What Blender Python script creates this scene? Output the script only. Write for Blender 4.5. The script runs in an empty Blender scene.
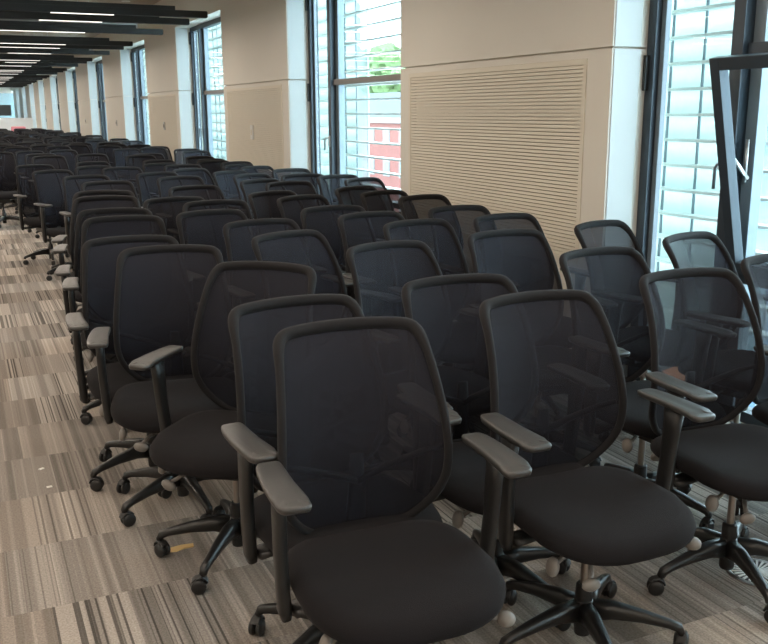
import bpy, bmesh, math, random
from mathutils import Vector, Matrix, noise
random.seed(7)
sc = bpy.context.scene
C = sc.collection
PI = math.pi

# ------------------------------------------------------------------ camera
EYE = 1.65
FP, CX, CY = 900.0, 384.0, 322.0
pitch, yawc, rollc = math.atan(211/900.0), math.radians(24.8), math.radians(0.24)
Fv = Vector((math.sin(yawc)*math.cos(pitch), math.cos(yawc)*math.cos(pitch), -math.sin(pitch)))
R0 = Vector((math.cos(yawc), -math.sin(yawc), 0.0)); U0 = R0.cross(Fv)
Rv = R0*math.cos(rollc) - U0*math.sin(rollc); Uv = R0*math.sin(rollc) + U0*math.cos(rollc)
cam = bpy.data.cameras.new('camera'); cam.sensor_fit = 'HORIZONTAL'; cam.sensor_width = 36.0
cam.lens = FP/768.0*36.0; cam.clip_start = 0.05; cam.clip_end = 600
co = bpy.data.objects.new('camera', cam); C.objects.link(co)
co.matrix_world = Matrix(((Rv.x, Uv.x, -Fv.x, 0), (Rv.y, Uv.y, -Fv.y, 0), (Rv.z, Uv.z, -Fv.z, EYE), (0, 0, 0, 1)))
sc.camera = co

# ------------------------------------------------------------------ sky, lamps, exposure
world = bpy.data.worlds.new('sky'); sc.world = world; world.use_nodes = True
bg = world.node_tree.nodes['Background']; bg.inputs[0].default_value = (0.72, 0.91, 1.0, 1); bg.inputs[1].default_value = 8.8
sc.view_settings.view_transform = 'Standard'; sc.view_settings.look = 'None'
sc.view_settings.gamma = 1.0; sc.view_settings.exposure = 0.5; sc.view_settings.use_curve_mapping = False
LAMP_COL = (1.0, 0.86, 0.72)
LAMP_POWER = 44.0
WASH_POWER = 30.0

D = 3.45            # inner face of the window wall
XG = 3.75           # glazing plane
BAY, Y0, PIER = 5.70, 4.33, 2.78
YMIN, YMAX, XL = -6.0, 66.0, -7.0
CEIL = 3.55; HEAD = 3.02; JOINT = 2.0

# ------------------------------------------------------------------ materials
def mat(name, col, rough=0.6, metal=0.0, spec=0.5, emit=None, estr=0.0, sheen=0.0, bump=None, var=None):
    m = bpy.data.materials.new(name); m.use_nodes = True
    nt = m.node_tree; b = nt.nodes['Principled BSDF']
    b.inputs['Base Color'].default_value = (*col, 1); b.inputs['Roughness'].default_value = rough
    b.inputs['Metallic'].default_value = metal; b.inputs['Specular IOR Level'].default_value = spec
    if emit: b.inputs['Emission Color'].default_value = (*emit, 1); b.inputs['Emission Strength'].default_value = estr
    if sheen: b.inputs['Sheen Weight'].default_value = sheen; b.inputs['Sheen Roughness'].default_value = 0.5
    if var or bump:
        tc = nt.nodes.new('ShaderNodeTexCoord'); n = nt.nodes.new('ShaderNodeTexNoise')
        nt.links.new(tc.outputs['Object'], n.inputs['Vector'])
        n.inputs['Scale'].default_value = (var or bump)[0]; n.inputs['Detail'].default_value = 4
        if var:
            mx = nt.nodes.new('ShaderNodeMixRGB'); mx.inputs[1].default_value = (*[c*(1-var[1]) for c in col], 1)
            mx.inputs[2].default_value = (*[min(1, c*(1+var[1])) for c in col], 1)
            nt.links.new(n.outputs['Fac'], mx.inputs[0]); nt.links.new(mx.outputs[0], b.inputs['Base Color'])
        if bump:
            n2 = nt.nodes.new('ShaderNodeTexNoise'); n2.inputs['Scale'].default_value = bump[0]
            nt.links.new(tc.outputs['Object'], n2.inputs['Vector'])
            bp = nt.nodes.new('ShaderNodeBump'); bp.inputs['Strength'].default_value = bump[1]; bp.inputs['Distance'].default_value = 0.002
            nt.links.new(n2.outputs['Fac'], bp.inputs['Height']); nt.links.new(bp.outputs[0], b.inputs['Normal'])
    return m

def glass_mat(name, tint=(0.93, 0.97, 0.98)):
    m = bpy.data.materials.new(name); m.use_nodes = True; nt = m.node_tree; nt.nodes.clear()
    o = nt.nodes.new('ShaderNodeOutputMaterial'); t = nt.nodes.new('ShaderNodeBsdfTransparent'); g = nt.nodes.new('ShaderNodeBsdfGlossy')
    t.inputs[0].default_value = (*tint, 1); g.inputs['Roughness'].default_value = 0.02
    lw = nt.nodes.new('ShaderNodeLayerWeight'); lw.inputs[0].default_value = 0.5
    pw = nt.nodes.new('ShaderNodeMath'); pw.operation = 'POWER'; pw.inputs[1].default_value = 5.0; nt.links.new(lw.outputs['Facing'], pw.inputs[0])
    ad = nt.nodes.new('ShaderNodeMath'); ad.operation = 'MULTIPLY_ADD'; ad.inputs[1].default_value = 0.6; ad.inputs[2].default_value = 0.025; nt.links.new(pw.outputs[0], ad.inputs[0])
    mx = nt.nodes.new('ShaderNodeMixShader'); nt.links.new(ad.outputs[0], mx.inputs[0])
    nt.links.new(t.outputs[0], mx.inputs[1]); nt.links.new(g.outputs[0], mx.inputs[2]); nt.links.new(mx.outputs[0], o.inputs[0])
    return m

def see_through(name, col, alpha, rough=0.8, speck=None, sheen=0.0):
    """open weave: part of the surface is holes"""
    m = mat(name, col, rough, sheen=sheen); nt = m.node_tree; b = nt.nodes['Principled BSDF']
    o = nt.nodes['Material Output']; t = nt.nodes.new('ShaderNodeBsdfTransparent'); mx = nt.nodes.new('ShaderNodeMixShader')
    mx.inputs[0].default_value = alpha; b.inputs['Specular IOR Level'].default_value = 0.2
    nt.links.new(t.outputs[0], mx.inputs[1]); nt.links.new(b.outputs[0], mx.inputs[2]); nt.links.new(mx.outputs[0], o.inputs[0])
    tc = nt.nodes.new('ShaderNodeTexCoord')
    if speck:
        n = nt.nodes.new('ShaderNodeTexNoise'); n.inputs['Scale'].default_value = speck[0]; n.inputs['Detail'].default_value = 1
        nt.links.new(tc.outputs['Object'], n.inputs['Vector'])
        r = nt.nodes.new('ShaderNodeMapRange'); r.inputs[1].default_value = 0.4; r.inputs[2].default_value = 0.6
        r.inputs[3].default_value = speck[1]; r.inputs[4].default_value = speck[2]
        nt.links.new(n.outputs['Fac'], r.inputs[0]); nt.links.new(r.outputs[0], mx.inputs[0])
    return m

M = {}
M['wall'] = mat('painted_wall', (0.76, 0.73, 0.66), 0.5, var=(3, 0.02))
M['panel'] = mat('panel_paint', (0.75, 0.70, 0.59), 0.5, var=(5, 0.02))
M['lining'] = mat('reveal_lining', (0.60, 0.63, 0.63), 0.35)
M['end_glass'] = see_through('tinted_end_glass', (0.10, 0.24, 0.27), 0.80, 0.2)
M['groove'] = mat('groove_dark', (0.16, 0.14, 0.12), 0.8)
M['ceiling'] = mat('ceiling_plaster', (0.50, 0.43, 0.36), 0.8, var=(1.5, 0.12))
M['frame'] = mat('window_aluminium', (0.045, 0.062, 0.080), 0.35, 0.3)
M['frame_light'] = mat('window_aluminium_light', (0.20, 0.25, 0.29), 0.35, 0.3)
M['transom'] = mat('transom_metal', (0.22, 0.21, 0.20), 0.35, 0.4)
M['glass'] = glass_mat('clear_glass')
M['blade'] = mat('louvre_metal', (0.80, 0.86, 0.85), 0.5)
M['frit'] = see_through('speckled_glass', (0.46, 0.55, 0.52), 0.95, 0.4, speck=(45, 0.95, 1.0))
def add_translucency(m, col, f):
    nt = m.node_tree; mx0 = [n for n in nt.nodes if n.type == 'MIX_SHADER'][0]; b = nt.nodes['Principled BSDF']
    tl = nt.nodes.new('ShaderNodeBsdfTranslucent'); tl.inputs[0].default_value = (*col, 1)
    m2 = nt.nodes.new('ShaderNodeMixShader'); m2.inputs[0].default_value = f
    nt.links.new(b.outputs[0], m2.inputs[1]); nt.links.new(tl.outputs[0], m2.inputs[2]); nt.links.new(m2.outputs[0], mx0.inputs[2])
add_translucency(M['frit'], (0.50, 0.60, 0.565), 0.28)
M['frit_thin'] = see_through('thin_speckled_glass', (0.80, 0.90, 0.90), 0.45, 0.4)
M['beam'] = mat('beam_dark', (0.022, 0.025, 0.025), 0.6)
M['diffuser'] = mat('lamp_diffuser', (0.8, 0.8, 0.8), 0.5, emit=(1.0, 0.93, 0.84), estr=1.3)
M['duct'] = mat('duct_metal', (0.42, 0.42, 0.41), 0.35, 0.8, var=(2.5, 0.35))
M['pad'] = mat('arm_pad_grey', (0.036, 0.035, 0.034), 0.36, spec=0.6, bump=(300, 0.2))
M['plastic'] = mat('black_plastic', (0.012, 0.012, 0.012), 0.38, bump=(400, 0.15))
M['gloss'] = mat('base_plastic', (0.015, 0.015, 0.015), 0.30, bump=(200, 0.1))
M['rubber'] = mat('caster_black', (0.016, 0.016, 0.016), 0.45)
M['piston'] = mat('piston_metal', (0.34, 0.30, 0.27), 0.3, 0.9)
M['knob'] = mat('knob_grey', (0.20, 0.185, 0.17), 0.45)
M['seat'] = mat('seat_fabric', (0.0100, 0.0090, 0.0100), 0.9, spec=0.12, sheen=0.04, bump=(500, 0.5), var=(9, 0.15))
M['rim'] = mat('rim_fabric', (0.0125, 0.0120, 0.0130), 0.8, spec=0.18, sheen=0.06, bump=(600, 0.4))
M['mesh'] = see_through('mesh_fabric', (0.0105, 0.0112, 0.0172), 0.89, 0.8, sheen=0.05)
M['white'] = mat('white_plastic', (0.8, 0.8, 0.78), 0.4)
M['steel'] = mat('steel', (0.6, 0.6, 0.6), 0.3, 0.9)

def carpet():
    m = mat('carpet_tiles', (0.3, 0.26, 0.22), 0.95, spec=0.15); nt = m.node_tree; b = nt.nodes['Principled BSDF']
    N = nt.nodes.new; L = nt.links.new
    tc = N('ShaderNodeTexCoord'); sp = N('ShaderNodeSeparateXYZ'); L(tc.outputs['Object'], sp.inputs[0])
    def mth(op, a, bb=None):
        n = N('ShaderNodeMath'); n.operation = op
        for i, v in enumerate((a, bb)):
            if v is None: continue
            if isinstance(v, (int, float)): n.inputs[i].default_value = v
            else: L(v, n.inputs[i])
        return n.outputs[0]
    row = mth('FLOOR', mth('MULTIPLY', sp.outputs[1], 2.0))
    half = mth('MULTIPLY', mth('FLOORED_MODULO' if False else 'MODULO', row, 2.0), 0.12)
    xs = mth('ADD', sp.outputs[0], half)
    colx = mth('FLOOR', mth('MULTIPLY', xs, 4.0))
    def cell(seed):
        c = N('ShaderNodeCombineXYZ'); L(colx, c.inputs[0]); L(row, c.inputs[1]); c.inputs[2].default_value = seed
        w = N('ShaderNodeTexWhiteNoise'); w.noise_dimensions = '3D'; L(c.outputs[0], w.inputs['Vector']); return w.outputs['Value']
    def stripe(freq, seedmul, seed, detail=0):
        c = N('ShaderNodeCombineXYZ'); L(mth('MULTIPLY', sp.outputs[0], freq), c.inputs[0])
        L(mth('MULTIPLY', cell(seed), seedmul), c.inputs[1])
        n = N('ShaderNodeTexNoise'); n.inputs['Scale'].default_value = 1.0; n.inputs['Detail'].default_value = detail
        L(c.outputs[0], n.inputs['Vector']); return n.outputs['Fac']
    def ramp(v, lo, hi, a, bb):
        r = N('ShaderNodeMapRange'); L(v, r.inputs[0]); r.inputs[1].default_value = lo; r.inputs[2].default_value = hi
        for i, q in ((3, a), (4, bb)):
            if isinstance(q, (int, float)): r.inputs[i].default_value = q
            else: L(q, r.inputs[i])
        return r.outputs[0]
    tone = ramp(cell(1.0), 0, 1, 0.62, 1.2)
    broad = ramp(stripe(22, 60, 2.0), 0.42, 0.54, 0.70, 1.0)
    fine = ramp(stripe(85, 90, 3.0), 0.36, 0.44, 0.30, 1.0)
    strength = ramp(cell(4.0), 0.25, 0.95, 0.0, 1.0)     # some tiles nearly plain
    one_minus = mth('SUBTRACT', 1.0, strength)
    fine2 = mth('ADD', mth('MULTIPLY', fine, strength), one_minus)
    lightl = ramp(stripe(70, 70, 5.0), 0.60, 0.64, 1.0, 1.22)
    g = N('ShaderNodeTexNoise'); g.inputs['Scale'].default_value = 140; g.inputs['Detail'].default_value = 3; L(tc.outputs['Object'], g.inputs['Vector'])
    grain = ramp(g.outputs['Fac'], 0.25, 0.75, 0.72, 1.28)
    v = mth('MULTIPLY', mth('MULTIPLY', mth('MULTIPLY', tone, broad), mth('MULTIPLY', fine2, lightl)), grain)
    hue = ramp(cell(6.0), 0, 1, 0.0, 1.0)
    mx = N('ShaderNodeMixRGB'); L(hue, mx.inputs[0]); mx.inputs[1].default_value = (0.385, 0.335, 0.29, 1); mx.inputs[2].default_value = (0.35, 0.32, 0.29, 1)
    vm = N('ShaderNodeVectorMath'); vm.operation = 'SCALE'; L(mx.outputs[0], vm.inputs[0]); L(v, vm.inputs['Scale'])
    L(vm.outputs[0], b.inputs['Base Color'])
    bp = N('ShaderNodeBump'); bp.inputs['Strength'].default_value = 0.6; bp.inputs['Distance'].default_value = 0.003
    L(g.outputs['Fac'], bp.inputs['Height']); L(bp.outputs[0], b.inputs['Normal'])
    return m
M['carpet'] = carpet()

# ------------------------------------------------------------------ mesh helpers
def bx(bm, x0, x1, y0, y1, z0, z1, bevel=0.0):
    r = bmesh.ops.create_cube(bm, size=1.0)
    vs = r['verts']
    for v in vs:
        v.co = Vector(((x0+x1)/2 + v.co.x*(x1-x0), (y0+y1)/2 + v.co.y*(y1-y0), (z0+z1)/2 + v.co.z*(z1-z0)))
    if bevel:
        es = list({e for v in vs for e in v.link_edges})
        bmesh.ops.bevel(bm, geom=es, offset=bevel, segments=2, affect='EDGES', profile=0.7)

def sweep(bm, pts, secs, closed=False, up=Vector((0, 0, 1)), n=10, cap=True, sq=2.0):
    """sweep an ellipse (a sideways, b along up) along pts"""
    k = len(pts); pts = [Vector(p) for p in pts]; rings = []
    for i, p in enumerate(pts):
        a = pts[(i-1) % k] if (closed or i > 0) else p
        b = pts[(i+1) % k] if (closed or i < k-1) else p
        t = (b-a).normalized(); s = t.cross(up)
        if s.length < 1e-4: s = t.cross(Vector((0, 1, 0)))
        s.normalize(); u = s.cross(t).normalized()
        ra, rb = secs[i] if isinstance(secs, list) else secs
        ring = []
        for j in range(n):
            th = 2*PI*j/n; cx, sx = math.cos(th), math.sin(th)
            ex = math.copysign(abs(cx)**(2/sq), cx); ey = math.copysign(abs(sx)**(2/sq), sx)
            ring.append(bm.verts.new(p + s*ra*ex + u*rb*ey))
        rings.append(ring)
    m = k if closed else k-1
    for i in range(m):
        r1, r2 = rings[i], rings[(i+1) % k]
        for j in range(n): bm.faces.new((r1[j], r1[(j+1) % n], r2[(j+1) % n], r2[j]))
    if cap and not closed:
        bm.faces.new(list(reversed(rings[0]))); bm.faces.new(rings[-1])

def lathe(bm, prof, cx=0, cy=0, n=16, mtx=None):
    rings = []
    for r, z in prof:
        rings.append([bm.verts.new((cx+r*math.cos(2*PI*j/n), cy+r*math.sin(2*PI*j/n), z)) for j in range(n)])
    for a, b in zip(rings, rings[1:]):
        for j in range(n): bm.faces.new((a[j], a[(j+1) % n], b[(j+1) % n], b[j]))
    bm.faces.new(list(reversed(rings[0]))); bm.faces.new(rings[-1])
    if mtx:
        for r in rings:
            for v in r: v.co = mtx @ v.co

def ell(bm, c, rx, ry, rz, rot=None, u=12, v=8):
    r = bmesh.ops.create_uvsphere(bm, u_segments=u, v_segments=v, radius=1.0)
    mt = Matrix.Translation(c) @ (rot.to_4x4() if rot else Matrix.Identity(4)) @ Matrix.Diagonal((rx, ry, rz, 1))
    for q in r['verts']: q.co = mt @ q.co

def obj(name, bm, m, parent=None, smooth=False, label=None):
    bmesh.ops.recalc_face_normals(bm, faces=bm.faces)
    me = bpy.data.meshes.new(name); bm.to_mesh(me); bm.free()
    me.materials.append(M[m] if isinstance(m, str) else m)
    if smooth:
        for p in me.polygons: p.use_smooth = True
        if smooth == 'auto': me.set_sharp_from_angle(angle=math.radians(40))
    o = bpy.data.objects.new(name, me); C.objects.link(o)
    if parent: o.parent = parent
    if label: o['label'] = label
    return o
def tag(o, label, cat, group=None, kind=None):
    o['label'] = label; o['category'] = cat
    if group: o['group'] = group
    if kind: o['kind'] = kind
    return o
def struct(o): o['kind'] = 'structure'; return o
def thing(name, label, cat, loc=(0, 0, 0), rz=0, group=None):
    o = bpy.data.objects.new(name, None); o.empty_display_size = 0.1; C.objects.link(o); o.location = loc; o.rotation_euler = (0, 0, rz)
    return tag(o, label, cat, group)
def box_obj(name, m, *a, parent=None, bevel=0.0):
    bm = bmesh.new(); bx(bm, *a, bevel=bevel); return obj(name, bm, m, parent)

# ------------------------------------------------------------------ room shell
struct(box_obj('floor', 'carpet', XL, XG+0.1, YMIN, YMAX, -0.15, 0.0))
struct(box_obj('ceiling', 'ceiling', XL, XG+0.3, YMIN, YMAX, CEIL, CEIL+0.2))
struct(box_obj('wall_left', 'wall', XL-0.2, XL, YMIN, YMAX, 0, CEIL))
struct(box_obj('wall_back', 'wall', XL, XG, YMIN-0.2, YMIN, 0, CEIL))
struct(box_obj('wall_right_header', 'wall', D, XG+0.07, YMIN, YMAX, HEAD, CEIL))
piers = []
k = -2
while Y0 + k*BAY < YMAX:
    ya, yb = Y0 + k*BAY, Y0 + k*BAY + PIER
    piers.append((k, ya, yb)); k += 1
for k, ya, yb in piers:
    bm = bmesh.new()
    bx(bm, D, XG+0.07, ya, yb, JOINT+0.006, HEAD, 0.002)
    gr = k in (0, 1, 2)
    if gr:      # lower panel has an opening for the grille
        gy0, gy1, gz0, gz1 = ya+0.26, yb-0.20, 0.74, 1.915
        bx(bm, D, XG+0.07, ya, gy0, 0, JOINT-0.006); bx(bm, D, XG+0.07, gy1, yb, 0, JOINT-0.006)
        bx(bm, D, XG+0.07, gy0, gy1, 0, gz0); bx(bm, D, XG+0.07, gy0, gy1, gz1, JOINT-0.006)
        bx(bm, D+0.05, XG+0.07, gy0, gy1, gz0, gz1)
    else:
        bx(bm, D, XG+0.07, ya, yb, 0, JOINT-0.006, 0.004)
    bx(bm, D+0.03, XG+0.06, ya+0.03, yb-0.03, JOINT-0.006, JOINT+0.006)
    struct(obj('wall_right', bm, 'wall'))
    bm = bmesh.new()
    for z0, z1 in ((0.0, JOINT-0.006), (JOINT+0.006, HEAD)):
        bx(bm, D+0.012, XG-0.10, ya-0.006, ya, z0, z1, 0.002); bx(bm, D+0.012, XG-0.10, yb, yb+0.006, z0, z1, 0.002)
    struct(obj('trim_reveal', bm, 'lining'))
    if gr:
        t = thing('wall_grille', ['cream slatted ventilation grille in the nearest wall pier, between the two nearest windows',
                                  'cream slatted ventilation grille in the second wall pier, with a white switch on it',
                                  'cream slatted ventilation grille in the third wall pier from the camera'][k],
                  'grille', (D, (gy0+gy1)/2, gz0), 0, 'ventilation grilles in the wall piers')
        bm = bmesh.new(); w = (gy1-gy0)/2; h = gz1-gz0
        fw = 0.035
        for a in ((-w-fw, w+fw, -fw, 0), (-w-fw, w+fw, h, h+fw), (-w-fw, -w, 0, h), (w, w+fw, 0, h)):
            bx(bm, -0.006, 0.0, a[0], a[1], a[2], a[3], 0.002)
        obj('grille_frame', bm, 'panel', t)
        bm = bmesh.new(); n = 50; pz = h/n
        for i in range(n):
            z = (i+0.5)*pz
            bx(bm, -0.002, 0.03, -w, w, z-pz*0.42, z+pz*0.42)
        o = obj('slats', bm, 'panel', t); 
sk = thing('wall_switch', 'white switch on the grille of the second wall pier', 'switch', (D-0.006, 11.47, 1.39))
bm = bmesh.new(); bx(bm, -0.014, 0.0, -0.055, 0.055, -0.09, 0.09, 0.004); obj('plate', bm, 'white', sk)
bm = bmesh.new(); bx(bm, -0.02, -0.014, -0.02, 0.02, -0.035, 0.035, 0.003); obj('rocker', bm, 'panel', sk)
for yy, lb in ((17.0, 'grey wall socket on the third pier from the camera'), (22.55, 'small grey wall socket on the fourth pier from the camera'), (28.3, 'tiny grey wall socket on the fifth pier from the camera')):
    t = thing('wall_socket', lb, 'socket', (D, yy, 1.40), 0, 'wall sockets')
    bm = bmesh.new(); bx(bm, -0.02, 0, -0.05, 0.05, -0.07, 0.07, 0.004); obj('plate', bm, 'steel', t)
    bm = bmesh.new(); bx(bm, -0.026, -0.02, -0.02, 0.02, -0.03, 0.03, 0.002); obj('socket_face', bm, 'plastic', t)

# windows: narrow leaf on the far side, wide leaf with transom and rail on the near side
TR, RAIL = 1.92, 0.80
nwin = 0
for k in range(-2, len(piers)-1):
    yn = Y0 + k*BAY + PIER            # near reveal
    yf = Y0 + (k+1)*BAY               # far reveal
    if yf > YMAX: break
    nwin += 1
    w = thing('window_%d' % nwin, 'window', 'window'); del w['label']; del w['category']; struct(w); w.name = 'window_%d' % nwin
    ym = yf - 0.72
    bm = bmesh.new()
    bx(bm, XG-0.05, XG+0.05, yf-0.07, yf, 0, HEAD, 0.004); bx(bm, XG-0.05, XG+0.05, yn, yn+0.07, 0, HEAD, 0.004)
    bx(bm, XG-0.05, XG+0.05, yn+0.07, yf-0.07, 0, 0.06); bx(bm, XG-0.05, XG+0.05, yn+0.07, yf-0.07, HEAD-0.07, HEAD)
    obj('window_frame', bm, 'frame', w)
    bm = bmesh.new(); bx(bm, XG-0.09, XG+0.06, ym-0.05, ym+0.03, 0.06, HEAD-0.07, 0.004); obj('mullion', bm, 'frame', w)
    bm = bmesh.new(); bx(bm, XG-0.03, XG+0.04, ym-0.13, ym-0.055, 0.06, HEAD-0.07, 0.004)
    bx(bm, XG-0.015, XG+0.02, yf-0.11, yf-0.072, 0.06, HEAD-0.07, 0.004); obj('leaf_stile', bm, 'frame_light', w, label='lighter blue-grey stile')
    if True:
        bm = bmesh.new(); bx(bm, XG-0.06, XG+0.05, yn+0.07, ym-0.055, TR, TR+0.06, 0.004); obj('transom', bm, 'transom' if k != -1 else 'frame', w)
        bm = bmesh.new(); bx(bm, XG-0.06, XG+0.05, yn+0.07, ym-0.055, RAIL-0.05, RAIL, 0.004); obj('bottom_rail', bm, 'frame', w)
    bm = bmesh.new(); bx(bm, XG-0.004, XG+0.004, ym+0.03, yf-0.14, 0.06, HEAD-0.07)
    bx(bm, XG-0.004, XG+0.004, yn+0.07, ym-0.12, TR+0.06, HEAD-0.07); bx(bm, XG-0.004, XG+0.004, yn+0.07, ym-0.12, 0.06, RAIL-0.05)
    if k != -1: bx(bm, XG-0.004, XG+0.004, yn+0.07, ym-0.12, RAIL, TR)
    obj('pane', bm, 'glass', w)
    # hinge blocks on the far jamb, handle on the mullion
    bm = bmesh.new()
    for hz in (0.55, 1.86, 2.85): bx(bm, XG-0.075, XG-0.05, yf-0.03, yf-0.004, hz-0.10, hz+0.10, 0.004)
    obj('hinge', bm, 'plastic', w)
    bm = bmesh.new(); bx(bm, XG-0.10, XG-0.09, ym-0.025, ym+0.015, 1.27, 1.39, 0.003)
    sweep(bm, [(XG-0.095, ym-0.005, 1.37), (XG-0.14, ym-0.005, 1.37), (XG-0.135, ym+0.015, 1.37), (XG-0.135, ym+0.03, 1.35), (XG-0.135, ym+0.032, 1.24)], (0.009, 0.009), n=8)
    obj('window_handle', bm, 'steel' if k == 0 else 'frame_light', w, True)
    if k == -1:      # the open hopper sash, hinged at its foot and tipped into the room
        s = bpy.data.objects.new('open_sash', None); C.objects.link(s); s.parent = w
        s.location = (XG-0.06, 0, RAIL+0.01); s.rotation_euler = (0, math.radians(-12.5), 0)
        ya, yb, hh = yn+0.09, ym-0.07, 1.12; sw = 0.062
        bm = bmesh.new()
        bx(bm, -0.03, 0.03, ya, ya+sw, 0, hh, 0.004); bx(bm, -0.03, 0.03, yb-sw, yb, 0, hh, 0.004)
        bx(bm, -0.03, 0.03, ya+sw, yb-sw, 0, sw, 0.004); bx(bm, -0.03, 0.03, ya+sw, yb-sw, hh-sw, hh, 0.004)
        obj('sash_frame', bm, 'frame', s)
        bm = bmesh.new(); bx(bm, -0.004, 0.004, ya+sw, yb-sw, sw, hh-sw); obj('sash_pane', bm, 'glass', s)
        bm = bmesh.new()
        sweep(bm, [(XG-0.055, yb-0.05, 1.30), (XG-0.17, yb-0.04, 1.42)], (0.008, 0.012), n=8)
        sweep(bm, [(XG-0.055, yb-0.03, 1.28), (XG-0.055, yb-0.03, 1.50)], (0.008, 0.012), n=8)
        obj('sash_stay', bm, 'steel', w, True)

# far end of the room: glazed end wall behind a white partition
struct(box_obj('wall_far', 'wall', XL, XG, YMAX, YMAX+0.2, 2.9, CEIL))
struct(box_obj('wall_far_sill', 'wall', XL, XG, YMAX, YMAX+0.2, 0, 0.4))
w = bpy.data.objects.new('window_end', None); C.objects.link(w); struct(w)
bm = bmesh.new()
for i in range(9): bx(bm, XL+i*1.34, XL+i*1.34+0.08, YMAX+0.02, YMAX+0.14, 0.4, 2.9)
obj('window_frame', bm, 'frame_light', w)
bm = bmesh.new(); bx(bm, XL, XG, YMAX+0.08, YMAX+0.09, 0.4, 2.9); obj('pane', bm, 'end_glass', w)
t = thing('display_screen', 'dark screen standing above the white partition at the far end', 'screen', (2.25, 50.0, 0))
bm = bmesh.new(); bx(bm, -0.28, 0.28, -0.03, 0.03, 1.5, 2.02, 0.01); obj('screen_panel', bm, 'beam', t)
bm = bmesh.new(); bx(bm, -0.04, 0.04, -0.03, 0.03, 0.03, 1.35, 0.005); bx(bm, -0.3, 0.3, -0.25, 0.25, 0, 0.03, 0.01); obj('screen_stand', bm, 'beam', t)
t = thing('partition', 'long low white partition across the far end of the room', 'partition', (-1.2, 40.0, 0))
bm = bmesh.new(); bx(bm, -4.0, 4.0, -0.04, 0.04, 0.08, 1.40, 0.01); obj('partition_panel', bm, 'white', t)
bm = bmesh.new(); bx(bm, -4.02, 4.02, -0.05, 0.05, 1.40, 1.44, 0.005); obj('top_trim', bm, 'white', t)
bm = bmesh.new()
for i in range(5): bx(bm, -3.9+i*1.9, -3.7+i*1.9, -0.2, 0.2, 0, 0.08)
obj('foot', bm, 'steel', t)

# ------------------------------------------------------------------ ceiling services
def linear_light(y, full, nth):
    t = thing('linear_light', 'dark linear ceiling light, %s' % nth, 'ceiling light', (3.15, y, 2.86), 0, 'linear ceiling lights')
    L = 9.4
    bm = bmesh.new(); h_ = 0.085 if full else 0.05
    bx(bm, -L, 0.0, -0.045 if full else -0.03, 0.045 if full else 0.03, 0.0, h_, 0.004)
    if full:
        bx(bm, -L, -0.42, -0.045, 0.045, 0.085, 0.135, 0.004)
    obj('housing', bm, 'beam', t)
    bm = bmesh.new(); bx(bm, 0.0, 0.006, -0.04, 0.04, 0.01, 0.075, 0.002); ell(bm, Vector((0.006, 0, 0.045)), 0.004, 0.012, 0.012); obj('end_cap', bm, 'plastic', t)
    sh = (y*3.7) % 2.0
    segs = [(-L+0.2, -6.6+sh), (-5.9+sh, -4.6+sh), (-2.9+sh*0.5, -1.2)] if full else [(-L+0.3, -5.2+sh), (-2.4, -1.4)]
    for a, b in segs:
        bm = bmesh.new(); bx(bm, a, b, -0.025, 0.025, -0.006, 0.001); obj('diffuser', bm, 'diffuser', t)
    for xx in (-L+0.5, -5.2, -1.5):
        bm = bmesh.new(); sweep(bm, [(xx, 0, 0.08), (xx, 0, CEIL-2.861)], (0.006, 0.006), n=6); obj('suspension_rod', bm, 'steel', t)
    if full:      # the tubes inside
        ld = bpy.data.lights.new('tube', 'AREA'); ld.shape = 'RECTANGLE'; ld.size = L-1.2; ld.size_y = 0.06
        ld.energy = LAMP_POWER; ld.color = LAMP_COL
        lo = bpy.data.objects.new('tube_light', ld); C.objects.link(lo); lo.parent = t; lo.location = (-L/2, 0, -0.012)
ordn = ['first', 'second', 'third', 'fourth', 'fifth', 'sixth', 'seventh', 'eighth', 'ninth', 'tenth', 'eleventh', 'twelfth', 'thirteenth', 'fourteenth',
        'fifteenth', 'sixteenth', 'seventeenth', 'eighteenth', 'nineteenth', 'twentieth', 'twenty-first', 'twenty-second', 'twenty-third', 'twenty-fourth', 'twenty-fifth',
        'twenty-sixth', 'twenty-seventh', 'twenty-eighth', 'twenty-ninth', 'thirtieth', 'thirty-first', 'thirty-second', 'thirty-third', 'thirty-fourth', 'thirty-fifth', 'thirty-sixth', 'thirty-seventh', 'thirty-eighth', 'thirty-ninth', 'fortieth']
ordn += ['forty-' + w_ for w_ in ordn[:9]] + ['fiftieth'] + ['fifty-' + w_ for w_ in ordn[:9]] + ['sixtieth'] + ['sixty-' + w_ for w_ in ordn[:9]]
ys = []
for m_ in range(-3, 8):
    b = 12.4 + m_*BAY
    for off, f in ((0, True), (1.05, True), (2.9, True)):
        if YMIN+0.5 < b+off < 50: ys.append((b+off, f))
ys.sort(); vis = 0
for i, (y, f) in enumerate(ys):
    if y > 11: vis += 1
    linear_light(y, f, ('%s one seen from the near end' % ordn[vis-1]) if y > 11 else ('%s one counted from the wall behind the camera' % ordn[i]))
# silver ducts crossing above the lights
nd = 0
for m_ in range(0, 6):
    y = 10.75 + m_*BAY; nd += 1
    bm = bmesh.new(); sweep(bm, [(XL+0.3, y, 3.12), (2.95, y, 3.12)], (0.12, 0.12), n=20, sq=2.6)
    for i in range(8): sweep(bm, [(XL+0.9+i*1.1, y, 3.12), (XL+0.95+i*1.1, y, 3.12)], (0.13, 0.13), n=20, sq=2.6)
    for i in range(4): sweep(bm, [(XL+1.4+i*2.2, y, 3.25), (XL+1.4+i*2.2, y, CEIL-0.001)], (0.008, 0.008), n=6)
    tag(obj('air_duct', bm, 'duct', None, 'auto'), 'silver air duct across the ceiling, %s one from the near end' % ordn[nd-1], 'duct', 'air ducts above the lights')
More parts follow.
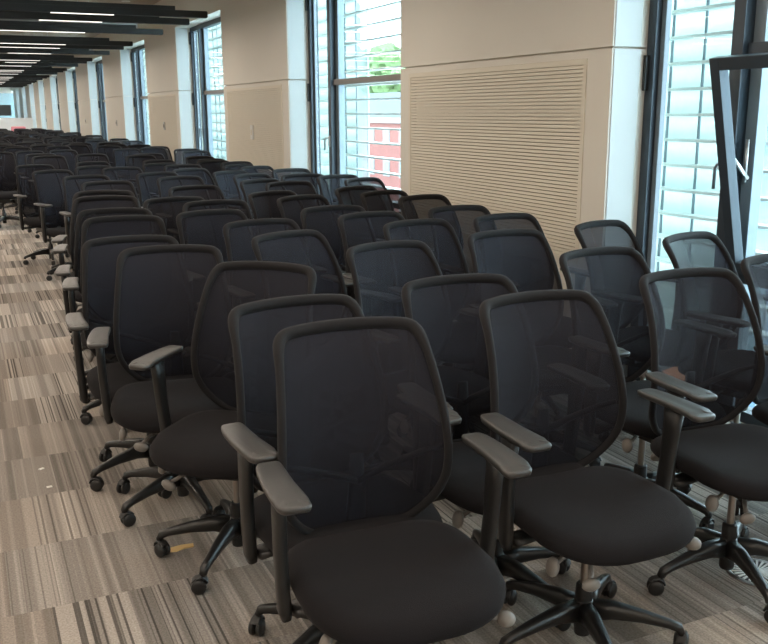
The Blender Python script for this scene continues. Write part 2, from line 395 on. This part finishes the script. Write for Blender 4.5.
# recessed wall washers, one above each pier
nw = 0
for k, ya, yb in piers:
    if ya > 45: continue
    nw += 1
    t = thing('downlight', 'small round recessed downlight above a wall pier, %s one from the back of the room' % ordn[nw-1], 'downlight', (D-0.55, (ya+yb)/2-0.1, CEIL), 0, 'recessed downlights along the wall')
    bm = bmesh.new(); lathe(bm, [(0.075, -0.012), (0.075, 0.0), (0.05, 0.0), (0.05, -0.006)], n=20); obj('trim_ring', bm, 'white', t)
    ld = bpy.data.lights.new('washer', 'SPOT'); ld.energy = WASH_POWER; ld.color = (1.0, 0.80, 0.58); ld.spot_size = math.radians(80); ld.spot_blend = 0.9; ld.shadow_soft_size = 0.04
    lo = bpy.data.objects.new('washer_light', ld); C.objects.link(lo); lo.parent = t; lo.location = (0, 0, -0.03); lo.rotation_euler = (0, math.radians(22), 0)

# ------------------------------------------------------------------ outside: louvres, buildings, trees
t = thing('sun_louvre', 'pale horizontal louvre screen with speckled glass outside all the windows', 'sun louvre', (4.10, 0, 0))
bm = bmesh.new()
nb = 22
for i in range(nb):
    z = 0.074 + 0.1545*i
    bx(bm, -0.03, 0.05, -4.0, YMAX, z-0.009, z+0.009)
obj('louvre_blade', bm, 'blade', t)
for k, ya, yb in piers:
    # speckled white glass wrapping round the pier: bent in towards the facade at its far end
    bm = bmesh.new(); rows = []
    path = [(0.075, ya-0.30), (0.075, ya+0.10), (0.075, ya+0.35), (0.07, ya+0.60), (0.045, ya+0.80), (0.0, ya+0.95), (-0.06, ya+1.07), (-0.12, ya+1.16)]
    for i in range(nb):
        z0, z1 = 0.074+0.1545*i, 0.074+0.1545*(i+1)
        cols = []
        for s_ in range(5):
            f = s_/4.0; bul = 0.055*math.sin(PI*f)**0.6
            cols.append([bm.verts.new((px+bul, py, z0+(z1-z0)*f)) for px, py in path])
        for a_, b_ in zip(cols, cols[1:]):
            for j in range(len(path)-1): bm.faces.new((a_[j], a_[j+1], b_[j+1], b_[j]))
    obj('speckled_panel', bm, 'frit', t, True)
    bm = bmesh.new(); bx(bm, 0.07, 0.078, ya-0.62, ya-0.31, 0.07, 3.45); obj('thin_panel', bm, 'frit_thin', t)
    bm = bmesh.new()
    for yy in (ya-0.62, ya-0.30, ya+0.02, ya+0.30): bx(bm, 0.055, 0.068, yy-0.006, yy+0.006, 0.07, 3.45)
    obj('upright_rod', bm, 'frame_light', t)

M['brick'] = mat('brick_red', (0.17, 0.056, 0.046), 0.9, var=(0.8, 0.15))
M['slate'] = mat('slate_grey', (0.055, 0.066, 0.072), 0.7, var=(0.6, 0.3))
M['stone'] = mat('stone_white', (0.19, 0.20, 0.20), 0.8)
M['window_dark'] = mat('window_dark', (0.08, 0.12, 0.13), 0.3)
M['blue_glass'] = mat('blue_glass', (0.06, 0.11, 0.17), 0.2, var=(0.3, 0.2))
M['orange'] = mat('brick_orange', (0.20, 0.07, 0.03), 0.9, var=(0.8, 0.15))
M['leaf'] = mat('leaf_green', (0.085, 0.14, 0.05), 0.8, var=(1.2, 0.4))
M['bark'] = mat('bark', (0.15, 0.11, 0.08), 0.9)
M['ground'] = mat('pavement', (0.33, 0.33, 0.32), 0.9)
GZ = -11.0
struct(box_obj('ground_street', 'ground', 6, 240, -80, 260, GZ-0.3, GZ))
def building(label, wallm, x, y0, y1, zroof, depth, roofh, roofm, storeys, wpitch, ww, wh):
    t = thing('building', label, 'building', (x, y0, GZ))
    L = y1-y0; H = zroof-GZ
    bm = bmesh.new(); bx(bm, 0, depth, 0, L, 0, H); obj('walls', bm, wallm, t)
    bm = bmesh.new(); bx(bm, -0.35, 0, -0.1, L+0.1, H-0.5, H+0.05, 0.05); obj('cornice', bm, 'stone', t)
    if roofh:
        bm = bmesh.new(); v = [bm.verts.new(p) for p in ((0, 0, H), (depth, 0, H), (depth, L, H), (0, L, H), (1.6, 0.6, H+roofh), (depth-1.6, 0.6, H+roofh), (depth-1.6, L-0.6, H+roofh), (1.6, L-0.6, H+roofh))]
        for f in ((0, 1, 5, 4), (1, 2, 6, 5), (2, 3, 7, 6), (3, 0, 4, 7), (4, 5, 6, 7), (3, 2, 1, 0)): bm.faces.new([v[q] for q in f])
        obj('roof', bm, roofm, t)
    n = 0
    for s_ in range(storeys):
        z = H - 1.1 - s_*3.3 - wh
        yy = wpitch*0.5
        while yy + ww < L and n < 70:
            bm = bmesh.new(); bx(bm, -0.06, 0.0, yy-0.12, yy+ww+0.12, z-0.15, z+wh+0.12)
            o = obj('window', bm, 'stone', t)
            bm = bmesh.new(); bx(bm, -0.08, -0.06, yy, yy+ww*0.46, z, z+wh); bx(bm, -0.08, -0.06, yy+ww*0.54, yy+ww, z, z+wh); obj('window_pane', bm, 'window_dark', o)
            yy += wpitch; n += 1
    return t
building('red brick building with grey slate roof and white windows seen through the middle window', 'brick', 40, 68, 108, 0.95, 12, 2.6, 'slate', 3, 3.8, 1.3, 1.35)
building('orange brick building seen past the open window sash', 'orange', 25, 24.2, 33, 4.2, 10, 0, 'slate', 3, 3.2, 1.2, 1.8)
building('blue-grey glass office block seen through the nearest window', 'blue_glass', 22, 6.0, 20.9, 2.0, 10, 0, 'slate', 4, 2.2, 1.4, 2.0)
def tree(x, y, h, r, label):
    t = thing('tree', label, 'tree', (x, y, GZ), 0, 'trees beyond the brick building')
    bm = bmesh.new(); sweep(bm, [(0, 0, 0), (0.1, 0, h*0.4), (0, 0.2, h*0.75)], [(0.35, 0.35), (0.28, 0.28), (0.12, 0.12)]); obj('trunk', bm, 'bark', t)
    bm = bmesh.new(); rnd = random.Random(int(x*7+y))
    for i in range(16):
        c = Vector((rnd.uniform(-1, 1)*r*0.6, rnd.uniform(-1, 1)*r*0.7, h-r+rnd.uniform(-0.8, 0.75)*r)); q = r*rnd.uniform(0.32, 0.5)
        rr = bmesh.ops.create_icosphere(bm, subdivisions=3, radius=q)
        for v in rr['verts']: v.co = v.co*(1+0.35*noise.noise(v.co*1.6+c)) + c
    obj('crown', bm, 'leaf', t)
tree(58, 131, 21.5, 7.0, 'tall green tree above the slate roof, leftmost through the middle window')
tree(60, 146, 18.5, 6.0, 'lower green tree left of the tallest tree beyond the slate roof')
tree(56, 119, 18.3, 4.6, 'small green tree low above the right part of the slate roof')

# ------------------------------------------------------------------ small things on the floor
bm = bmesh.new()
vs = [(-0.055, -0.012), (-0.02, -0.022), (0.012, -0.014), (0.05, -0.018), (0.058, 0.012), (0.01, 0.016), (-0.03, 0.022), (-0.06, 0.014)]
lo_ = [bm.verts.new((x, y, 0.001)) for x, y in vs]; hi_ = [bm.verts.new((x, y, 0.004+0.004*math.sin(x*60))) for x, y in vs]
bm.faces.new(lo_[::-1]); bm.faces.new(hi_)
for j in range(8): bm.faces.new((lo_[j], lo_[(j+1) % 8], hi_[(j+1) % 8], hi_[j]))
M['tape'] = mat('masking_tape', (0.62, 0.42, 0.18), 0.7)
o = obj('tape_scrap', bm, 'tape'); o.location = (0.62, 3.24, 0); o.rotation_euler = (0, 0, 0.1); tag(o, 'torn strip of yellow masking tape on the carpet beside a caster', 'tape')
M['paper'] = mat('paper_white', (0.85, 0.83, 0.78), 0.7)
for x, y, rz, lb in ((0.20, 4.32, 0.6, 'white paper crumb on the carpet, the farther of two in the aisle'), (0.215, 4.08, 0.1, 'white paper crumb on the carpet, the nearer of two in the aisle')):
    bm = bmesh.new(); bx(bm, -0.012, 0.012, -0.007, 0.007, 0.0, 0.004, 0.001)
    o = obj('paper_crumb', bm, 'paper'); o.location = (x, y, 0); o.rotation_euler = (0, 0, rz); tag(o, lb, 'paper', 'paper crumbs in the aisle')
t = thing('floor_vent', 'round silver floor vent with radial slots under the right-hand chairs', 'floor vent', (2.49, 2.15, 0))
bm = bmesh.new(); lathe(bm, [(0.105, 0.0), (0.105, 0.004), (0.095, 0.007), (0.088, 0.004), (0.088, 0.0)], n=40); obj('vent_rim', bm, 'steel', t)
bm = bmesh.new(); lathe(bm, [(0.086, 0.001), (0.086, 0.0045)], n=40); obj('vent_well', bm, 'beam', t)
bm = bmesh.new(); lathe(bm, [(0.025, 0.0045), (0.025, 0.008)], n=20)
for j in range(26):
    a = 2*PI*j/26; c, s_ = math.cos(a), math.sin(a); wdt = 0.0045
    p = [bm.verts.new((c*r_-s_*q, s_*r_+c*q, z)) for z in (0.0046, 0.0075) for r_, q in ((0.022, -0.002), (0.088, -wdt), (0.088, wdt), (0.022, 0.002))]
    for f in ((3, 2, 1, 0), (4, 5, 6, 7), (0, 1, 5, 4), (1, 2, 6, 5), (2, 3, 7, 6), (3, 0, 4, 7)): bm.faces.new([p[q] for q in f])
obj('radial_slats', bm, 'white', t)
t = thing('plastic_tub', 'small pink tub at the far left before the white partition', 'tub', (2.15, 38.6, 0))
M['pink'] = mat('pink_plastic', (0.75, 0.25, 0.28), 0.5)
bm = bmesh.new(); bx(bm, -0.3, 0.3, -0.25, 0.25, 0.0, 0.90, 0.02); obj('box_base', bm, 'white', t)
bm = bmesh.new(); bx(bm, -0.26, 0.26, -0.22, 0.22, 0.90, 1.12, 0.05); obj('tub_body', bm, 'pink', t)

# ------------------------------------------------------------------ the office chair
Z0B, Z1B = 0.545, 1.062
CP = [(0.07, .471), (0.115, .478), (0.155, .497), (0.193, .537), (0.222, .585), (0.238, .64), (0.242, .70), (0.238, .79), (0.230, .87), (0.221, .95), (0.215, .995), (0.207, 1.028), (0.188, 1.047), (0.15, 1.053), (0.08, 1.056)]
def prof(z):
    P = [(0.44, .285), (0.48, .262), (0.52, .247), (0.57, .230), (0.64, .210), (0.73, .205), (0.82, .222), (0.90, .250), (0.97, .285), (1.02, .322), (1.07, .375)]
    for (a, ya), (b, yb) in zip(P, P[1:]):
        if z <= b:
            f = max(0, min(1, (z-a)/(b-a))); return ya+(yb-ya)*f
    return P[-1][1]
def sprof(z): return (prof(z-0.02)+2*prof(z)+prof(z+0.02))/4
def by(x, z): return sprof(z) - 0.75*x*x
def outline(n=56):
    half = CP; full = [(0, .470)] + half + [(0, 1.057)] + [(-x, z) for x, z in reversed(half)]
    m = len(full); out = []
    for i in range(m):
        p0, p1, p2, p3 = full[(i-1) % m], full[i], full[(i+1) % m], full[(i+2) % m]
        for s_ in range(3):
            u = s_/3.0
            out.append(tuple(0.5*((2*p1[c]) + (-p0[c]+p2[c])*u + (2*p0[c]-5*p1[c]+4*p2[c]-p3[c])*u*u + (-p0[c]+3*p1[c]-3*p2[c]+p3[c])*u**3) for c in (0, 1)))
    return out
OUT = outline()
def hw(z):
    best = 0
    m = len(OUT)
    for i in range(m):
        (xa, za), (xb, zb) = OUT[i], OUT[(i+1) % m]
        if (za-z)*(zb-z) <= 0 and za != zb:
            best = max(best, xa+(xb-xa)*(z-za)/(zb-za))
    return best
def back_frame_bm(simple=False):
    bm = bmesh.new(); pts = OUT[::2] if simple else OUT
    P3 = [Vector((x, by(x, z), z)) for x, z in pts]
    m = len(P3); n = 6 if simple else 10; rings = []
    cen = Vector((0, 0, 0.8))
    for i in range(m):
        p = P3[i]; tdir = (P3[(i+1) % m]-P3[(i-1) % m]).normalized()
        front = Vector((0, -1, 0)); s_ = tdir.cross(front).normalized(); f_ = s_.cross(tdir).normalized()
        top = max(0, min(1, (p.z-0.98)/0.06)); ra = 0.0125+0.006*top; rb = 0.014+0.002*top
        ring = []
        for j in range(n):
            th = 2*PI*j/n; ring.append(bm.verts.new(p + s_*ra*math.cos(th) + f_*rb*math.sin(th)))
        rings.append(ring)
    for i in range(m):
        a, b = rings[i], rings[(i+1) % m]
        for j in range(n): bm.faces.new((a[j], a[(j+1) % n], b[(j+1) % n], b[j]))
    return bm
def fabric_bm(simple=False):
    bm = bmesh.new(); nz, nx = (8, 4) if simple else (22, 12); prev = None
    for i in range(nz+1):
        z = 0.476 + (1.053-0.476)*i/nz; w = hw(min(max(z, .4715), 1.0555))
        row = []
        for j in range(nx+1):
            x = w*(2.0*j/nx-1)
            dish = 0.018*(1-(x/max(w, .01))**2)*math.sin(PI*i/nz)
            row.append(bm.verts.new((x, by(x, z)+0.003+dish, z)))
        if prev:
            for j in range(nx): bm.faces.new((prev[j], prev[j+1], row[j+1], row[j]))
        prev = row
    return bm
def seat_bm(simple=False):
    bm = bmesh.new(); n = 24 if simple else 48
    def ringp(s_, z, drop=1.0):
        r = []
        for j in range(n):
            th = 2*PI*j/n; c, s2 = math.cos(th), math.sin(th); e = 2/(2.85 if s2 < 0 else 3.8)
            x = math.copysign(abs(c)**e, c); y = math.copysign(abs(s2)**e, s2)
            wd = 0.268 + 0.006*(-y) ; xx = x*wd*s_; yy = -0.026 + y*0.262*s_
            fr = max(0.0, (-yy-0.10)/0.17)
            dish = 0.012*(abs(x*s_)**2)*(1 if yy > -0.1 else 0.4)
            r.append(bm.verts.new((xx, yy, z - 0.022*fr*fr*drop + dish*drop)))
        return r
    layers = [(0.05, .496), (0.35, .497), (0.62, .4985), (0.82, .4975), (0.92, .492), (0.975, .480), (1.0, .465), (0.992, .452), (0.965, .445), (0.90, .441), (0.3, .439)]
    if simple: layers = [(0.05, .496), (0.62, .498), (0.90, .494), (1.0, .463), (0.96, .438), (0.3, .432)]
    rs = [ringp(*l) for l in layers]
    for a, b in zip(rs, rs[1:]):
        for j in range(n): bm.faces.new((a[j], a[(j+1) % n], b[(j+1) % n], b[j]))
    bm.faces.new(rs[0]); bm.faces.new(rs[-1][::-1])
    return bm
def leg_geo(bm, ang, simple=False):
    R = Matrix.Rotation(ang, 3, 'Z')
    P = [(0.025, 0, 0.118), (0.09, 0, 0.124), (0.18, 0, 0.112), (0.262, 0, 0.094), (0.292, 0, 0.084), (0.302, 0, 0.066)]
    S = [(0.029, 0.036), (0.025, 0.030), (0.020, 0.021), (0.016, 0.015), (0.0155, 0.015), (0.014, 0.012)]
    sweep(bm, [R @ Vector(p) for p in P], S, n=6 if simple else 10, sq=2.8)
def caster_geo(bm, ang, swiv, simple=False):
    c = Matrix.Rotation(ang, 3, 'Z') @ Vector((0.302, 0, 0)); n = 10 if simple else 18
    for sd in ((0,) if simple else (-1, 1)):
        w = 0.019 if simple else 0.0085
        mt = Matrix.Translation((c.x, c.y, 0.0275)) @ Matrix.Rotation(swiv, 4, 'Z') @ Matrix.Translation((0.016, sd*0.0125, 0)) @ Matrix.Rotation(PI/2, 4, 'X')
        lathe(bm, [(0.012, -w-0.002), (0.023, -w), (0.0272, -w*0.5), (0.0272, w*0.5), (0.023, w), (0.012, w+0.002)], n=n, mtx=mt)
    if not simple:
        mt = Matrix.Translation((c.x, c.y, 0.0275)) @ Matrix.Rotation(swiv, 4, 'Z')
        st = [mt @ Vector(p) for p in ((-0.014, 0, 0.012), (-0.008, 0, 0.026), (0.006, 0, 0.034), (0.026, 0, 0.030), (0.036, 0, 0.020))]
        sweep(bm, st, (0.017, 0.0045), n=8, up=Vector((0, 0, 1)), sq=3)
        sweep(bm, [(c.x, c.y, 0.03), (c.x, c.y, 0.072)], (0.009, 0.009), n=8)
def post_geo(bm, sx, simple=False):
    n = 6 if simple else 14
    sweep(bm, [(sx*.10, 0.03, .408), (sx*.20, 0.02, .403), (sx*.265, 0.01, .405)], [(0.030, .012), (0.034, .013), (0.036, .014)], n=n, up=Vector((0, 0, 1)), sq=2.8)
    sweep(bm, [(sx*.282, 0.012, .385), (sx*.286, 0.010, .41), (sx*.290, 0.005, .48), (sx*.295, -0.003, .58), (sx*.297, -0.010, .68), (sx*.297, -0.016, .752)],
          [(0.020, .014), (0.024, .018), (0.025, .0175), (0.027, .0170), (0.032, .0165), (0.040, .016)], n=n, up=Vector((sx, 0, 0)), sq=3.0)
def pad_bm(sx, simple=False):
    bm = bmesh.new(); n = 16 if simple else 36
    def ring(s_, z):
        r = []
        for j in range(n):
            th = 2*PI*j/n; c, s2 = math.cos(th), math.sin(th); e = 2/6.0
            x = math.copysign(abs(c)**e, c)*0.040; y = math.copysign(abs(s2)**e, s2)*0.146
            x *= (1.0 + 0.10*(-y/0.138)); x *= s_; y *= (1-(1-s_)*0.3)
            r.append(bm.verts.new((sx*0.298 + x - sx*0.008*((y/0.138)**2), -0.02+y, z + (-0.004 if y < -0.11 else 0))))
        return r
    rs = [ring(*l) for l in ((0.4, .7705), (0.86, .7715), (0.96, .7700), (1.0, .7660), (0.99, .7610), (0.93, .754), (0.4, .751))]
    for a, b in zip(rs, rs[1:]):
        for j in range(n): bm.faces.new((a[j], a[(j+1) % n], b[(j+1) % n], b[j]))
    bm.faces.new(rs[0]); bm.faces.new(rs[-1][::-1]); return bm
def knob_bm(pts, head, rx, ry, rz, rot):
    bm = bmesh.new(); sweep(bm, pts, (0.008, 0.007), n=8)
    ell(bm, Vector(head), rx, ry, rz, rot); return bm
from mathutils import Euler

def build_full(base_phi):
    t = thing('office_chair', '', 'chair')
    kids = []
    def K(o): kids.append(o); return o
    K(obj('seat', seat_bm(), 'seat', t, True))
    bm = bmesh.new(); bx(bm, -0.17, 0.17, -0.17, 0.17, 0.418, 0.442, 0.008); K(obj('seat_shell', bm, 'plastic', t, 'auto'))
    br = K(obj('backrest', fabric_bm(), 'mesh', t, True, 'see-through black mesh'))
    obj('back_frame', back_frame_bm(), 'rim', br, True)
    bm = bmesh.new()
    sweep(bm, [(0, 0.06, .395), (0, 0.20, .385), (0, 0.262, .41), (0, 0.278, .48), (0, 0.262, .60), (0, 0.262, .70)], [(0.045, .012), (0.042, .013), (0.038, .014), (0.032, .012), (0.026, .010), (0.020, .008)], n=10, up=Vector((0, -0.3, 1)), sq=3)
    for sx in (-1, 1):
        sweep(bm, [(0, .262, .62), (sx*.10, .250, .66), (sx*.19, .215, .70), (sx*.228, .180, .72)], [(0.012, .012), (0.012, .010), (0.010, .009), (0.008, .008)], n=8, sq=2.5)
    K(obj('back_support', bm, 'plastic', t, True))
    bm = bmesh.new(); bx(bm, -0.075, 0.075, -0.13, 0.14, 0.352, 0.418, 0.015); bx(bm, -0.13, 0.13, -0.03, 0.07, 0.385, 0.415, 0.008)
    K(obj('tilt_mechanism', bm, 'plastic', t, 'auto'))
    bm = bmesh.new(); lathe(bm, [(0.0135, .18), (0.0135, .36)], n=16); K(obj('gas_piston', bm, 'piston', t, 'auto', 'coppery metal piston'))
    bm = bmesh.new(); lathe(bm, [(0.024, .035), (0.026, .04), (0.028, .085), (0.034, .09), (0.036, .145), (0.027, .155), (0.026, .205), (0.021, .21)], n=20)
    K(obj('base_hub', bm, 'gloss', t, 'auto'))
    for i in range(5):
        a = base_phi + i*2*PI/5
        bm = bmesh.new(); leg_geo(bm, a); K(obj('base_leg', bm, 'gloss', t, True))
        bm = bmesh.new(); caster_geo(bm, a, random.uniform(0, 6.28)); K(obj('caster', bm, 'rubber', t, 'auto'))
    for sx in (-1, 1):
        bm = bmesh.new(); post_geo(bm, sx); ar = K(obj('armrest', bm, 'plastic', t, True))
        obj('arm_pad', pad_bm(sx), 'pad', ar, True, 'worn dark grey pad')
    # grey levers under the seat: two at the sitter's right, one at the left
    K(obj('lever', knob_bm([(-.07, -.08, .40), (-.15, -.11, .395), (-.205, -.135, .388)], (-.222, -.140, .382), .016, .026, .030, Euler((0, 0.2, 0)).to_matrix()), 'knob', t, True, 'grey paddle lever'))
    K(obj('lever', knob_bm([(-.06, -.11, .385), (-.12, -.18, .375), (-.145, -.215, .362)], (-.150, -.226, .352), .030, .016, .024, Euler((0.5, 0.3, 0)).to_matrix()), 'knob', t, True, 'grey paddle lever'))
    K(obj('lever', knob_bm([(.07, -.11, .395), (.17, -.16, .39), (.225, -.185, .385)], (.245, -.19, .380), .026, .026, .020, Euler((0, 0, 0)).to_matrix()), 'knob', t, True, 'grey paddle lever'))
    return t
def build_mid(base_phi):
    t = thing('office_chair', '', 'chair')
    obj('seat', seat_bm(True), 'seat', t, True)
    br = obj('backrest', fabric_bm(True), 'mesh', t, True); obj('back_frame', back_frame_bm(True), 'rim', br, True)
    bm = bmesh.new()
    sweep(bm, [(0, 0.06, .40), (0, 0.25, .40), (0, 0.27, .50), (0, 0.26, .70)], (0.03, .012), n=6); bx(bm, -0.1, 0.1, -0.13, 0.14, 0.352, 0.43)
    obj('tilt_mechanism', bm, 'plastic', t)
    bm = bmesh.new(); lathe(bm, [(0.028, .04), (0.030, .16), (0.024, .2), (0.014, .21), (0.014, .36)], n=8)
    for i in range(5): leg_geo(bm, base_phi+i*2*PI/5, True)
    obj('star_base', bm, 'gloss', t, True)
    for i in range(5):
        bm = bmesh.new(); caster_geo(bm, base_phi+i*2*PI/5, random.uniform(0, 6.28), True); obj('caster', bm, 'rubber', t)
    for sx in (-1, 1):
        bm = bmesh.new(); post_geo(bm, sx, True); ar = obj('armrest', bm, 'plastic', t, True)
        obj('arm_pad', pad_bm(sx, True), 'pad', ar, True)
    return t
def copy_tree(o, parent=None):
    c = o.copy(); C.objects.link(c)
    if parent: c.parent = parent
    for ch in kids_of[o.name]: copy_tree(ch, c)
    return c

R_ = math.radians
def pix_on(x, y, z):
    d = Fv + Rv*(x-CX)/FP - Uv*(y-CY)/FP
    tt = (z-EYE)/d.z; return Vector((d.x*tt, d.y*tt))
# === placement: hub x, hub y, turn in degrees, turn of the star base
CHAIRS = [(0.92, 1.96, -4, 20), (1.64, 2.06, -1, 35), (2.37, 2.18, -3, 39), (2.99, 2.3, -1, 52), (0.93, 2.33, 4, 62), (1.55, 2.44, -2, 3),
    (2.45, 2.75, 4, 3), (3.2, 2.96, 15, 28), (0.82, 3.11, -42, 55), (1.75, 3.33, 9, 11), (2.4, 3.44, 1, 22), (3.13, 3.54, 16, 35),
    (0.73, 3.66, -12, 2), (1.52, 3.89, 20, 58), (2.25, 4.03, 9, 37), (0.68, 4.05, -2, 58), (2.81, 4.06, 6, 42), (1.49, 4.43, 8, 35),
    (2.18, 4.5, 8, 8), (2.79, 4.58, 4, 7), (2.09, 4.93, 3, 68), (0.76, 4.96, -8, 64), (1.38, 5.04, 10, 58), (2.98, 5.34, 13, 21),
    (0.77, 5.41, -10, 66), (1.51, 5.63, 0, 23), (2.25, 5.72, 20, 0), (2.9, 5.8, 15, 19), (1.34, 5.98, 5, 61), (2.17, 6.15, 19, 22),
    (2.9, 6.27, 20, 16), (0.84, 6.31, -11, 67), (0.88, 6.8, -14, 70), (1.72, 6.92, 9, 37), (2.53, 6.99, 7, 32), (3.32, 7.1, 20, 36),
    (2.46, 7.37, 20, 52), (3.21, 7.55, 9, 48), (1.15, 7.77, 6, 50), (2.91, 7.83, -2, 67), (1.86, 8.08, 10, 14), (2.61, 8.11, 22, 63),
    (2.55, 8.63, 22, 15), (1.1, 8.63, 10, 46), (3.13, 8.65, 9, 4), (1.8, 8.74, 13, 34), (2.27, 9.22, 20, 32), (3.01, 9.27, 21, 42),
    (0.95, 9.63, 22, 34), (2.94, 9.7, 22, 32), (1.61, 9.79, 10, 34), (2.29, 9.97, 6, 50), (1.4, 10.17, 15, 28), (3.05, 10.25, 18, 37),
    (2.15, 10.39, 11, 16), (2.83, 10.63, 10, 49), (0.82, 10.74, 14, 42), (2.97, 11.04, 22, 39), (2.3, 11.11, 17, 6), (1.54, 11.13, 22, 52),
    (2.97, 11.79, 15, 2), (2.33, 12.54, 16, 69), (2.43, 12.96, 0, 33), (1.12, 12.96, 6, 24), (1.72, 13.26, 6, 55), (3.3, 13.56, 7, 23),
    (1.07, 13.64, 5, 50), (3.32, 14.37, 1, 36), (0.5, 14.58, -2, 53), (1.03, 14.81, 12, 69), (2.49, 14.9, 8, 7), (1.52, 14.93, 10, 47),
    (2.94, 15.22, 4, 14), (3.08, 15.64, 3, 50), (2.41, 16.38, 6, 41), (0.86, 16.51, -6, 30), (3.02, 16.73, 10, 11), (1.64, 16.75, 14, 35),
    (2.69, 17.22, 14, 49), (2.0, 17.24, 13, 27), (0.8, 17.34, -5, 14), (1.38, 17.39, 2, 69), (1.36, 17.98, -10, 26), (0.71, 18.17, -6, 56),
    (2.08, 18.21, -5, 21), (2.67, 18.21, 7, 26), (0.72, 18.68, 1, 7), (2.04, 18.79, 3, 21), (2.75, 18.84, 0, 38), (1.17, 19.04, 2, 17),
    (3.32, 19.14, 12, 7), (1.82, 19.48, -4, 68), (1.35, 19.67, -1, 61), (0.79, 19.72, 9, 43), (2.65, 19.93, 6, 36), (1.44, 20.38, 3, 46),
    (2.72, 20.53, -4, 15), (2.04, 20.58, 4, 5), (0.72, 20.61, 13, 45), (3.32, 20.92, 10, 70), (2.74, 21.19, -8, 26), (2.02, 21.29, 8, 47),
    (0.78, 21.4, 4, 44), (1.45, 21.61, -8, 63), (2.12, 22.07, -5, 4), (0.73, 22.13, -6, 43), (2.74, 22.13, 13, 39), (1.37, 22.15, -8, 39),
    (2.72, 22.81, 10, 4), (0.81, 22.82, -9, 10), (1.46, 22.91, 2, 4), (2.02, 22.92, -2, 58), (2.06, 23.61, 3, 13), (2.66, 23.67, -9, 53),
    (1.16, 23.93, 4, 0), (2.54, 24.38, 12, 34), (2.05, 24.45, 2, 18), (3.17, 24.47, -1, 0), (0.73, 24.49, 9, 21), (1.46, 24.49, 5, 40),
    (0.75, 25.22, 5, 43), (1.96, 25.29, 2, 64), (1.36, 25.3, 6, 70), (2.73, 25.37, 12, 4), (1.44, 26.04, 12, 37), (2.1, 26.06, -5, 1),
    (0.78, 26.07, 12, 35), (2.7, 26.17, 0, 35), (1.38, 26.93, 13, 52), (0.75, 26.98, 10, 45), (2.03, 26.98, 12, 57), (2.76, 27.01, 6, 18),
    (1.37, 27.6, 11, 53), (0.75, 27.62, 1, 61), (2.72, 27.68, 9, 70), (2.01, 27.77, 8, 66), (3.09, 28.49, -4, 13), (1.36, 28.52, 9, 23),
    (0.78, 28.53, 13, 3), (2.02, 28.54, 10, 5), (2.71, 29.24, 1, 0), (2.04, 29.26, 11, 9), (1.46, 29.3, 7, 4), (0.71, 29.39, -7, 40),
    (2.06, 30.0, 7, 65), (1.42, 30.11, -9, 70), (2.68, 30.12, 1, 16), (0.73, 30.21, 3, 14), (1.38, 30.81, 9, 48), (0.74, 30.98, 10, 68),
    (2.68, 30.99, -10, 48), (2.06, 31.01, -6, 11), (1.48, 31.31, 11, 50), (2.1, 31.67, 3, 28), (0.7, 31.72, 9, 69), (2.95, 31.98, -3, 29),
    (1.43, 32.45, -2, 53), (2.33, 32.47, 6, 26), (0.77, 32.47, -5, 33), (0.71, 33.19, 11, 56), (1.37, 33.19, -6, 50), (1.99, 33.31, -2, 31),
    (2.75, 33.37, -3, 62), (1.99, 34.01, -1, 68), (0.72, 34.02, -1, 37), (2.72, 34.13, 13, 67), (1.4, 34.22, 6, 15), (1.34, 34.84, 4, 13),
    (0.69, 34.86, 11, 16), (2.73, 34.88, 8, 61), (2.1, 34.91, -10, 54), (2.09, 35.6, -10, 55), (2.71, 35.74, 5, 39), (1.42, 35.75, -1, 59),
    (0.79, 35.78, 5, 50), (2.09, 36.4, -3, 34), (0.71, 36.49, 7, 63), (1.46, 36.51, 3, 69), (2.74, 36.57, 11, 3)]

kids_of = {}
def index_kids():
    kids_of.clear()
    for o in bpy.data.objects: kids_of.setdefault(o.name, [])
    for o in bpy.data.objects:
        if o.parent: kids_of[o.parent.name].append(o)
phis = [2, 20, 38, 56]
protos = {}
for ph in phis: protos[('full', ph)] = build_full(R_(ph))
for ph in phis[::2]: protos[('mid', ph)] = build_mid(R_(ph))
special = {(0.79, 2.98): 12}
index_kids()
lanes = ['line beside the aisle', 'second line from the aisle', 'third line from the aisle', 'line along the windows']
hand = {(0, 1): 'frontmost black mesh office chair, its whole seat filling the bottom centre',
        (0, 2): 'black mesh office chair directly behind the frontmost one, its seat mostly hidden',
        (0, 3): 'black mesh office chair twisted sharply towards the aisle, seat pointing left',
        (1, 1): 'black mesh office chair right of the frontmost one, full seat and coppery piston in view',
        (1, 2): 'black mesh office chair whose backrest shows between the two frontmost backrests',
        (2, 1): 'black mesh office chair at the right edge, standing over the round floor vent',
        (3, 1): 'black mesh office chair cut off by the right edge below the open window sash'}
count = [0, 0, 0, 0]; used = set()
for (x, y, th, phi) in CHAIRS:
    ln = 0 if x < 1.27 else 1 if x < 1.93 else 2 if x < 2.64 else 3
    count[ln] += 1
    kind = 'full' if y < 9.0 else 'mid'
    opts = phis if kind == 'full' else phis[::2]
    best = min(opts, key=lambda q: min((q-phi) % 72, (phi-q) % 72))
    key = (kind, best); pr = protos[key]
    if key in used: o = copy_tree(pr)
    else: o = pr; used.add(key)
    extra = R_(phi-best) if kind == 'full' else 0
    o.location = (x, y, 0); o.rotation_euler = (0, 0, R_(th))
    turn = 'turned towards aisle, ' if th < -9 else 'turned towards windows, ' if th > 12 else ''
    o['label'] = hand.get((ln, count[ln])) or 'black mesh chair, %s%s from camera, %s' % (turn, ordn[count[ln]-1], lanes[ln])
    o['group'] = 'mesh-back office chairs packed in lines'
for key, pr in protos.items():
    if key not in used:
        for ch in [pr] + list(pr.children_recursive): bpy.data.objects.remove(ch, do_unlink=True)
